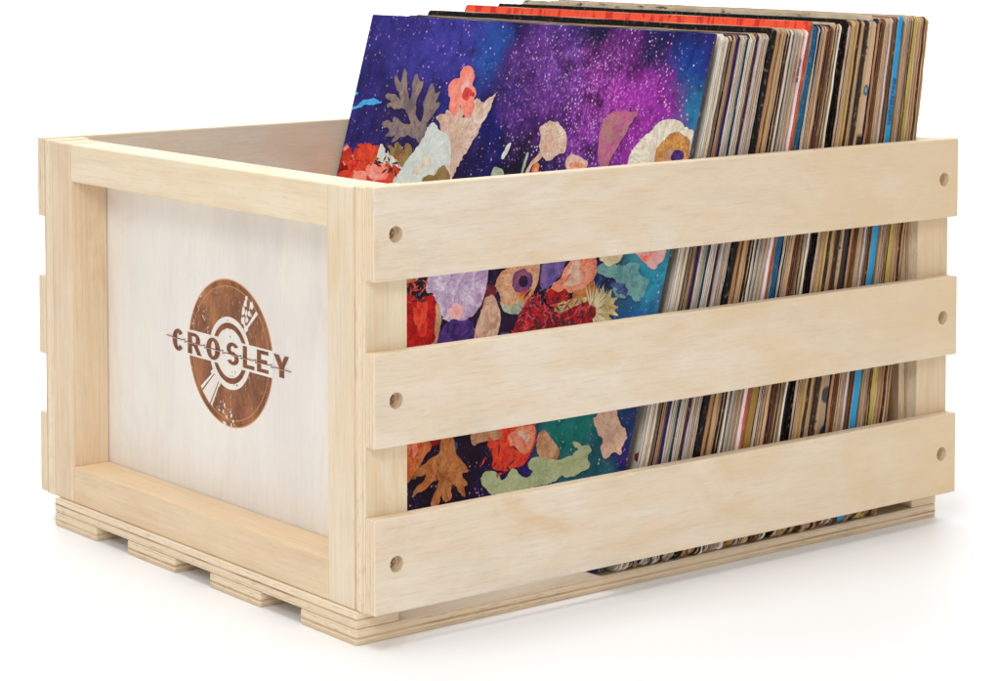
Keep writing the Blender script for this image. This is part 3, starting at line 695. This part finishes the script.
ART = [
 ('lilac', [(0.2099,0.1494),(0.1552,0.1592),(0.151,0.1488),(0.1495,0.1344),(0.1527,0.1268),(0.1593,0.1205),(0.1698,0.1169),(0.1812,0.1157),(0.1889,0.1203),(0.1955,0.1305),(0.2075,0.13)]),
 ('galaxy', [(0.1851,0.1097),(0.1762,0.1182),(0.1565,0.1208),(0.1501,0.1108),(0.145,0.1043),(0.1859,0.0949)]),
 ('tan', [(0.1986,0.1264),(0.1907,0.1256),(0.1853,0.117),(0.1845,0.1079),(0.1871,0.0984),(0.1912,0.1015),(0.1892,0.1128)]),
 ('red', [(0.2285,0.1321),(0.2194,0.1285),(0.2118,0.1248),(0.2069,0.1282),(0.1988,0.1311),(0.193,0.1234),(0.1915,0.1107),(0.1861,0.104),(0.1958,0.0972),(0.2135,0.0909)]),
 ('peach', [(0.1525,0.1177),(0.1505,0.1289),(0.1463,0.1375),(0.1402,0.1365),(0.1309,0.126),(0.13,0.1189),(0.1311,0.1099),(0.1505,0.1036)]),
 ('eyebrown', [(0.1423,0.1426),(0.1405,0.15),(0.1319,0.1582),(0.1073,0.1637),(0.1042,0.1543),(0.1045,0.1471),(0.1089,0.1395),(0.1093,0.1323),(0.1191,0.1284),(0.1294,0.1298),(0.1364,0.1379)]),
 ('eyepurple', [(0.1281,0.147),(0.1272,0.1525),(0.12,0.156),(0.1108,0.1535),(0.1083,0.1476),(0.1114,0.1427),(0.1191,0.1409),(0.1253,0.1428)]),
 ('eyedark', [(0.1222,0.1477),(0.121,0.1508),(0.1172,0.1518),(0.1135,0.1492),(0.1143,0.1456),(0.1189,0.1445)]),
 ('sage', [(0.1352,0.1344),(0.1258,0.1317),(0.111,0.1375),(0.1117,0.1312),(0.1216,0.1276),(0.1299,0.1288)]),
 ('violet', [(0.1057,0.163),(0.084,0.1671),(0.0846,0.1565),(0.0922,0.1469),(0.102,0.1435)]),
 ('coralfan', [(0.0986,0.1417),(0.0901,0.1489),(0.0831,0.1602),(0.0778,0.1687),(0.0621,0.1731),(0.0582,0.1666),(0.0548,0.1583),(0.064,0.1503),(0.0832,0.1441)]),
 ('spikes', [(0.0576,0.1468),(0.0531,0.1447),(0.0539,0.1532),(0.0486,0.147),(0.0487,0.1556),(0.0446,0.1484),(0.0405,0.154),(0.0403,0.1477),(0.0329,0.1498),(0.0377,0.145),(0.031,0.1438),(0.0353,0.1415),(0.0294,0.1389),(0.0396,0.1388),(0.0334,0.1353),(0.0471,0.1301),(0.0789,0.131),(0.0848,0.1407),(0.0722,0.1432)]),
 ('berries', [(0.1146,0.1317),(0.1092,0.1403),(0.1011,0.1408),(0.0914,0.1361),(0.08,0.1344),(0.0708,0.1387),(0.0535,0.1461),(0.0497,0.14),(0.0466,0.1301),(0.0762,0.1227),(0.0961,0.1174),(0.1169,0.1136),(0.1179,0.1206)]),
 ('sage2', [(0.0576,0.1632),(0.0486,0.1673),(0.038,0.1663),(0.0217,0.1707),(0.0221,0.1639),(0.0115,0.1617),(0.0126,0.1532),(0.0171,0.1476),(0.0249,0.1525),(0.0323,0.1482),(0.0415,0.153),(0.0369,0.1587),(0.051,0.1588)]),
 ('rose', [(0.0315,0.1781),(0.0032,0.1829),(0.0024,0.1762),(0.0047,0.1718),(0.0137,0.1691),(0.022,0.1715)]),
 ('cream', [(0.0626,0.1747),(0.0367,0.1784),(0.0371,0.1715),(0.0407,0.1668),(0.053,0.1651)]),
 ('orange', [(0.1963,0.0437),(0.1728,0.0458),(0.1679,0.0404),(0.1756,0.0327),(0.181,0.0227),(0.1857,0.0146)]),
 ('orangeleaf', [(0.1589,0.007),(0.1562,0.02),(0.1552,0.0255),(0.1667,0.0163),(0.1775,0.0088),(0.1765,0.0144),(0.1662,0.0271),(0.1776,0.0215),(0.181,0.0227),(0.1722,0.0315),(0.16,0.039),(0.1616,0.0477),(0.1613,0.055),(0.1537,0.0545),(0.1486,0.0482),(0.1448,0.0417),(0.133,0.0366),(0.1291,0.0338),(0.137,0.0315),(0.1266,0.0263),(0.1316,0.0245),(0.1273,0.0186),(0.1326,0.019),(0.1436,0.0258),(0.1393,0.016),(0.1461,0.0121),(0.1509,0.0174),(0.1507,0.0085)]),
 ('red2', [(0.1212,0.0519),(0.1116,0.065),(0.0955,0.0746),(0.082,0.075),(0.0764,0.0621),(0.0788,0.0531),(0.083,0.0455),(0.0974,0.0395),(0.1111,0.0388),(0.1113,0.0475)]),
 ('coralfan', [(0.1023,0.0621),(0.0804,0.0701),(0.0777,0.0619),(0.0804,0.0537),(0.0849,0.0512),(0.0941,0.054)]),
 ('tan', [(0.1367,0.0555),(0.1108,0.0625),(0.1056,0.0572),(0.1267,0.0515),(0.1317,0.0478)]),
 ('tan', [(0.0769,0.0595),(0.0762,0.0656),(0.0718,0.0684),(0.0638,0.0643),(0.0542,0.0591),(0.0564,0.0536),(0.0661,0.0511),(0.074,0.0548)]),
 ('palegreen', [(0.1189,0.033),(0.1108,0.038),(0.1021,0.0369),(0.0981,0.0333),(0.0928,0.042),(0.0889,0.0427),(0.0824,0.0396),(0.0758,0.0399),(0.0738,0.0437),(0.0808,0.0468),(0.077,0.0517),(0.0641,0.0531),(0.0538,0.0537),(0.045,0.059),(0.039,0.0626),(0.0469,0.0646),(0.0448,0.0661),(0.0317,0.0655),(0.0285,0.0635),(0.0322,0.0592),(0.0272,0.0554),(0.0322,0.0512),(0.0458,0.0454),(0.0488,0.0465),(0.0547,0.0404),(0.0812,0.0317),(0.0976,0.0238),(0.1063,0.0248),(0.1162,0.0291)]),
 ('rosetan', [(0.0346,0.0827),(0.0168,0.0906),(0.0115,0.0814),(0.0025,0.0763),(0.005,0.0726),(0.0049,0.0643),(0.0118,0.0664),(0.0172,0.0597),(0.023,0.0662),(0.0221,0.0713),(0.0296,0.0751)]),
 ('cyan', [(0.3262,0.2488),(0.3262,0.2493),(0.3235,0.2497),(0.322,0.2487),(0.3251,0.2473),(0.3262,0.2467)]),
 ('cyan', [(0.3262,0.2387),(0.3252,0.2399),(0.3199,0.241),(0.3172,0.244),(0.3138,0.2451),(0.2952,0.2458),(0.2946,0.244),(0.3033,0.2424),(0.3125,0.2418),(0.319,0.2388),(0.3251,0.2373),(0.3262,0.2363)]),
 ('mauveleaf', [(0.2761,0.219),(0.2721,0.2242),(0.2792,0.2226),(0.2839,0.2228),(0.2792,0.2276),(0.2867,0.2287),(0.2904,0.2318),(0.2843,0.2339),(0.2779,0.2315),(0.2792,0.2364),(0.2731,0.2357),(0.2673,0.2323),(0.2574,0.2324),(0.265,0.2385),(0.2712,0.243),(0.2787,0.2411),(0.2888,0.2411),(0.2881,0.2442),(0.2838,0.2461),(0.2909,0.2468),(0.2925,0.2495),(0.2907,0.251),(0.2822,0.2506),(0.2736,0.2462),(0.279,0.2519),(0.285,0.2572),(0.2877,0.2615),(0.2859,0.2632),(0.2789,0.2577),(0.2786,0.2609),(0.2794,0.2669),(0.2775,0.2678),(0.2736,0.2611),(0.2705,0.2536),(0.2653,0.2467),(0.2644,0.2517),(0.2667,0.2571),(0.267,0.2615),(0.2641,0.2658),(0.2612,0.2618),(0.2583,0.2598),(0.2548,0.2611),(0.255,0.2556),(0.2583,0.2499),(0.2577,0.2433),(0.2533,0.236),(0.249,0.2339),(0.2482,0.2418),(0.251,0.247),(0.2496,0.2504),(0.2485,0.2549),(0.2468,0.2602),(0.2436,0.2584),(0.2413,0.2531),(0.2365,0.2556),(0.2361,0.2523),(0.2387,0.2473),(0.233,0.2484),(0.2337,0.2454),(0.2384,0.2391),(0.2421,0.2346),(0.2419,0.2291),(0.244,0.2225),(0.2462,0.2212),(0.2547,0.2249),(0.2636,0.2248),(0.2711,0.2204)]),
 ('olive', [(0.281,0.2175),(0.2755,0.2173),(0.2694,0.2156),(0.272,0.2187),(0.2685,0.2208),(0.2638,0.2177),(0.2593,0.2153),(0.2605,0.2201),(0.2558,0.2205),(0.2514,0.217),(0.2513,0.2132),(0.2552,0.2091),(0.2572,0.2046),(0.2625,0.2068),(0.2672,0.2097),(0.2767,0.2106),(0.2731,0.2135)]),
 ('creamvein', [(0.2247,0.2431),(0.2192,0.2406),(0.2037,0.2398),(0.1997,0.2542),(0.1903,0.2497),(0.1886,0.2524),(0.1765,0.261),(0.204,0.2035),(0.2122,0.1861),(0.2423,0.1833),(0.2325,0.1995),(0.2201,0.2082),(0.2131,0.2144),(0.2148,0.2238),(0.2204,0.231),(0.2306,0.2379)]),
 ('white', [(0.238,0.2354),(0.2333,0.2346),(0.2298,0.2305),(0.2192,0.2292),(0.2148,0.2247),(0.2094,0.2112),(0.2117,0.2078),(0.2247,0.2057),(0.2314,0.1997),(0.2339,0.192),(0.2496,0.1862),(0.2643,0.187),(0.2648,0.1974),(0.2617,0.1998),(0.2573,0.2051),(0.2545,0.2097),(0.2495,0.2155),(0.2458,0.2202),(0.2425,0.2258),(0.241,0.2314)]),
 ('red2', [(0.3262,0.1955),(0.3187,0.1977),(0.313,0.1977),(0.3225,0.2036),(0.3207,0.2054),(0.3131,0.2055),(0.3058,0.2038),(0.2988,0.2078),(0.2966,0.2054),(0.2904,0.2079),(0.2847,0.205),(0.2727,0.2049),(0.2657,0.2057),(0.2594,0.2033),(0.2609,0.1999),(0.2645,0.1974),(0.2641,0.1914),(0.2624,0.1817),(0.3262,0.1756)]),
 ('coral', [(0.2956,0.2041),(0.2888,0.2036),(0.2783,0.205),(0.2715,0.2017),(0.2705,0.1963),(0.2799,0.1944),(0.2892,0.1947),(0.2967,0.1996)]),
 ('white', [(0.2867,0.2179),(0.2839,0.2178),(0.2782,0.2108),(0.2672,0.2097),(0.2593,0.2055),(0.2571,0.2029),(0.2615,0.2042),(0.2713,0.2059),(0.2794,0.2055),(0.2862,0.2066),(0.2872,0.2081),(0.2867,0.2137)]),
 ('coral', [(0.22,0.2684),(0.2178,0.272),(0.214,0.2732),(0.2093,0.2722),(0.2057,0.2691),(0.2039,0.2639),(0.2078,0.2605),(0.2025,0.2597),(0.199,0.2556),(0.2008,0.2523),(0.1981,0.2472),(0.2007,0.2401),(0.205,0.2401),(0.2102,0.2453),(0.2129,0.2494),(0.2137,0.2429),(0.2161,0.2401),(0.2209,0.2414),(0.2245,0.2465),(0.2231,0.251),(0.2287,0.256),(0.2293,0.2603),(0.2247,0.2644),(0.2185,0.2642)]),
 ('eyered', [(0.2134,0.2558),(0.2116,0.259),(0.2063,0.2584),(0.2003,0.2558),(0.2011,0.2534),(0.2048,0.2542),(0.2062,0.2509),(0.2106,0.2512),(0.2132,0.2537)]),
 ('olive', [(0.235,0.1999),(0.2289,0.2026),(0.2233,0.2015),(0.2191,0.2093),(0.2117,0.2078),(0.2065,0.2029),(0.2077,0.1965),(0.2329,0.1942)]),
 ('creamvein', [(0.1336,0.239),(0.1274,0.243),(0.1223,0.2437),(0.113,0.2412),(0.1063,0.2368),(0.1043,0.226),(0.1118,0.2247),(0.1166,0.2199),(0.1236,0.2217),(0.1297,0.2274),(0.1292,0.2338)]),
 ('rosetan', [(0.1269,0.2253),(0.1234,0.2224),(0.1324,0.2161),(0.1352,0.2082),(0.1382,0.2086),(0.1337,0.2188)]),
 ('white', [(0.1573,0.2286),(0.1555,0.2276),(0.1585,0.2189),(0.1628,0.2171),(0.1612,0.2236)]),
 ('sage', [(0.166,0.2129),(0.1583,0.2118),(0.1545,0.2072),(0.1683,0.2053),(0.168,0.211)]),
 ('pinkleaf', [(0.0771,0.2322),(0.0784,0.2429),(0.0766,0.2498),(0.0697,0.2537),(0.0601,0.2547),(0.0529,0.2538),(0.0491,0.2561),(0.0496,0.2527),(0.0534,0.246),(0.0583,0.2363),(0.0647,0.225),(0.065,0.2196),(0.0705,0.2192),(0.0749,0.2242)]),
 ('rosetan', [(0.1029,0.2199),(0.1014,0.2248),(0.0955,0.2258),(0.0864,0.2233),(0.0822,0.2216),(0.0843,0.2167),(0.0984,0.2155)]),
 ('coralfan', [(0.0999,0.2201),(0.0922,0.2221),(0.0855,0.2204),(0.0887,0.2177),(0.0968,0.217)]),
 ('sage', [(0.1393,0.2239),(0.137,0.2234),(0.1385,0.2149),(0.1388,0.2107),(0.141,0.2108)]),
 ('orange', [(0.1325,0.2112),(0.1291,0.2191),(0.1253,0.2174),(0.1246,0.2119)]),
 ('ivory', [(0.0508,0.1996),(0.05,0.2222),(0.0489,0.225),(0.0486,0.2304),(0.0459,0.2346),(0.0416,0.2395),(0.035,0.2433),(0.0326,0.2481),(0.026,0.2515),(0.0166,0.2518),(0.0083,0.2492),(0.001,0.2468),(0.0004,0.2459),(0.0004,0.2311),(0.0004,0.2072),(0.0183,0.1948)]),
 ('ochre', [(0.0261,0.2203),(0.0287,0.2319),(0.0256,0.2374),(0.0182,0.2446),(0.0068,0.2441),(0.0009,0.24),(0.0004,0.2303),(0.0004,0.22),(0.0152,0.216)]),
 ('galaxy', [(0.014,0.2337),(0.0116,0.2352),(0.0052,0.234),(0.0044,0.2299),(0.0095,0.2282),(0.0154,0.229)]),
]

root = empty('record_sleeve', (.1586, 0, TH+.0022*math.sin(CL)+.0001)); root.rotation_euler = (0, CL, 0)
root['label'] = 'front record sleeve with glossy cover of flowers and leaves over a purple starry sky'
root['category'] = 'record sleeve'; root['group'] = GRP
rnd = random.Random(7)
bm = bmesh.new()
slab(bm, outline(Y0, .3292, CH, rnd, rad=.0008, jit=.00004, low=.0095), lambda z: 0, lambda z: .0015, CH, 0, 1, 1)
edge = PM('darkgrey', worn=.55)
jk = link('jacket', mesh_of(bm, 'jacket', [cover_mat(), edge]), None, root)
bm = bmesh.new(); mats = []; rnd = random.Random(3)
FILL = []
for i in range(120):                       # layered petals and leaves that fill the lower part of the print
    a, c = rnd.uniform(.045, .325), rnd.uniform(.01, .215)
    if a < .06 and c > .10: continue
    if a < .105 and c < .10: continue
    if c > .188 and a < .19: continue
    r = rnd.uniform(.005, .015); n_ = rnd.randint(6, 11); e = rnd.uniform(.35, 1); th = rnd.uniform(0, 3.14); q = []
    for j in range(n_):
        t = 6.2832*j/n_; rr_ = r*rnd.uniform(.6, 1.15); u_, v_ = rr_*math.cos(t), rr_*e*math.sin(t)
        q.append((a+u_*math.cos(th)-v_*math.sin(th), c+u_*math.sin(th)+v_*math.cos(th)))
    FILL.append((rnd.choice(['eyedark', 'eyedark', 'galaxy', 'maroonleaf', 'maroonleaf', 'olive', 'orangeleaf', 'red', 'violet', 'mauveleaf', 'eyebrown', 'bluepetal', 'rosetan', 'tan']), q))
for i in range(34):                        # red and cream petals at the lower left of the visible cover
    a, c = rnd.uniform(.255, .326), rnd.uniform(.186, .213); r = rnd.uniform(.003, .008); n_ = rnd.randint(6, 9)
    FILL.append((rnd.choice(['red', 'red2', 'orange', 'coral', 'cream', 'eyedark']), [(a+r*rnd.uniform(.5, 1.1)*math.cos(6.2832*j/n_), c+r*rnd.uniform(.4, .9)*math.sin(6.2832*j/n_)) for j in range(n_)]))
NEW = []
for k, pts in ART:                         # the larger flowers have petals within petals
    NEW.append((k, pts))
    if k in ('lilac', 'red', 'peach', 'eyebrown', 'coralfan', 'berries', 'orange', 'red2', 'white', 'creamvein', 'coral', 'ochre', 'sage2', 'rose'):
        cx = sum(q[0] for q in pts)/len(pts); cz = sum(q[1] for q in pts)/len(pts); r_ = max(math.hypot(q[0]-cx, q[1]-cz) for q in pts)
        alt = dict(lilac='rose', red='red2', peach='cream', eyebrown='ochre', coralfan='rosetan', berries='red', orange='coral', red2='coral', white='ivory', creamvein='rosetan', coral='rose', ivory='cream', ochre='tan',
                   palegreen='sage', sage2='bluepetal', rose='coral', pinkleaf='mauveleaf', orangeleaf='ochre')[k]
        for m_ in range(3 if r_ > .012 else 1):
            th = rnd.uniform(0, 6.28); d_ = r_*rnd.uniform(.1, .38); s_ = rnd.uniform(.22, .42); ox, oz = cx+d_*math.cos(th), cz+d_*math.sin(th)
            NEW.append((rnd.choice((k, alt)), [(ox+(q[0]-cx)*s_*rnd.uniform(.8, 1.2), oz+(q[1]-cz)*s_*rnd.uniform(.8, 1.2)) for q in pts]))
ART = NEW
STICKS = []
def sticks(a0, a1, c0, c1, n_, cols):
    for i in range(n_):
        a, c = rnd.uniform(a0, a1), rnd.uniform(c0, c1); th = rnd.uniform(0, 3.14); l_, w_ = rnd.uniform(.002, .0048), rnd.uniform(.0005, .0010)
        dx, dy = math.cos(th), math.sin(th)
        STICKS.append((rnd.choice(cols), [(a+dx*l_, c+dy*l_), (a-dy*w_, c+dx*w_), (a-dx*l_, c-dy*l_), (a+dy*w_, c-dx*w_)]))
sticks(.052, .116, .114, .143, 170, ['darkstick', 'darkstick', 'rosestick', 'redstick'])
sticks(.208, .235, .122, .142, 40, ['darkstick', 'redstick', 'orange'])
sticks(.262, .292, .200, .212, 26, ['darkstick', 'orange'])
sticks(.092, .120, .036, .055, 18, ['darkstick', 'redstick'])
for i in range(60):                        # pale spikes around the red flower
    t = rnd.uniform(-1.0, 2.2); cx, cz = .053, .138; l0, l1 = .004, rnd.uniform(.010, .020); w_ = .0005; dx, dy = -math.cos(t), math.sin(t)
    STICKS.append(('spikes', [(cx+dx*l0-dy*w_, cz+dy*l0+dx*w_), (cx+dx*l1, cz+dy*l1), (cx+dx*l0+dy*w_, cz+dy*l0-dx*w_)]))
FLATS = {}
def flat(k, col):
    if k not in FLATS:
        m, nt, b = new_mat('ink_'+k); b.inputs['Base Color'].default_value = c4(lin(*col)); b.inputs['Roughness'].default_value = .34; FLATS[k] = m
    return FLATS[k]
FC = dict(darkstick=(40, 12, 30), rosestick=(176, 60, 84), redstick=(214, 50, 50), spikes=(226, 212, 164), orange=(214, 120, 60))
INK.update(maroonleaf=((92, 26, 40), (140, 50, 50), (40, 10, 24), .7), bluepetal=((44, 52, 120), (90, 110, 160), (20, 18, 60), .6))
LAYERS = FILL + ART + STICKS
for i, (k, pts) in enumerate(LAYERS):
    st_ = i >= len(FILL)+len(ART)
    if st_: p = pts
    else:
        p = [(a+rnd.uniform(-.0003, .0003), c+rnd.uniform(-.0003, .0003)) for a, c in pts]
        p = chaikin(p) if k in ('spikes',) else fray(chaikin(fray(chaikin(p), rnd, .22, 1)), rnd, .25, 2)
    p = [(min(max(a, .0005), .3258), min(max(c, .001), CH-.001)) for a, c in p]
    lay = min(i, len(FILL)+len(ART)+i % 7) if st_ else i
    f = bm.faces.new([bm.verts.new((-.000012-.0000016*lay, a+.0026, c)) for a, c in p])
    if st_: mt = flat(k, FC[k])
    else:
        cy_ = sum(q[0] for q in p)/len(p); cz_ = sum(q[1] for q in p)/len(p)
        mt = ink(k, cy_+.0026, cz_, max(math.hypot(q[0]-cy_, q[1]-cz_) for q in p)*.8)
        if i < len(FILL):
            if k in FLATS: mt = FLATS[k]
            else: FLATS[k] = mt = ink(k, cy_+.0026, cz_, .03)
    if mt.name not in [m.name for m in mats]: mats.append(mt)
    f.material_index = [m.name for m in mats].index(mt.name)
    f.normal_update()
    if f.normal.x > 0: f.normal_flip()
me = bpy.data.meshes.new('printed_collage'); bm.to_mesh(me); bm.free()
for m in mats: me.materials.append(m)
link('printed_collage', me, None, jk)

# ------------------------------------------------------------------ camera
F = 2476.27
cam = bpy.data.cameras.new('camera'); co = bpy.data.objects.new('camera', cam); COL.objects.link(co); SC.camera = co
yaw, pit = -.6701, -.0600
fw = Vector((-math.sin(yaw)*math.cos(pit), math.cos(yaw)*math.cos(pit), math.sin(pit)))
co.location = (-.7035, -.9958, .3674)
co.rotation_euler = fw.to_track_quat('-Z', 'Y').to_euler()
cam.sensor_width = 36; cam.lens = F*36/1000; cam.shift_y = -.28062; cam.clip_start = .05; cam.clip_end = 100

# ------------------------------------------------------------------ studio light
w = bpy.data.worlds.new('World'); SC.world = w; w.use_nodes = True
bg = w.node_tree.nodes['Background']; bg.inputs[0].default_value = (1, .995, .985, 1); bg.inputs[1].default_value = WORLD
def area(name, loc, aim, size, power, col=(1, 1, 1)):
    l = bpy.data.lights.new(name, 'AREA'); l.shape = 'SQUARE'; l.size = size; l.energy = power; l.color = col
    o = bpy.data.objects.new(name, l); COL.objects.link(o); o.location = loc
    o.rotation_euler = (Vector(aim)-Vector(loc)).to_track_quat('-Z', 'Y').to_euler(); return o
for a in LIGHTS: area(*a)
SC.view_settings.view_transform = 'Standard'; SC.view_settings.look = 'None'; SC.view_settings.exposure = 0; SC.view_settings.gamma = 1
SC.render.engine = 'CYCLES'; SC.cycles.use_denoising = True; SC.cycles.max_bounces = 8
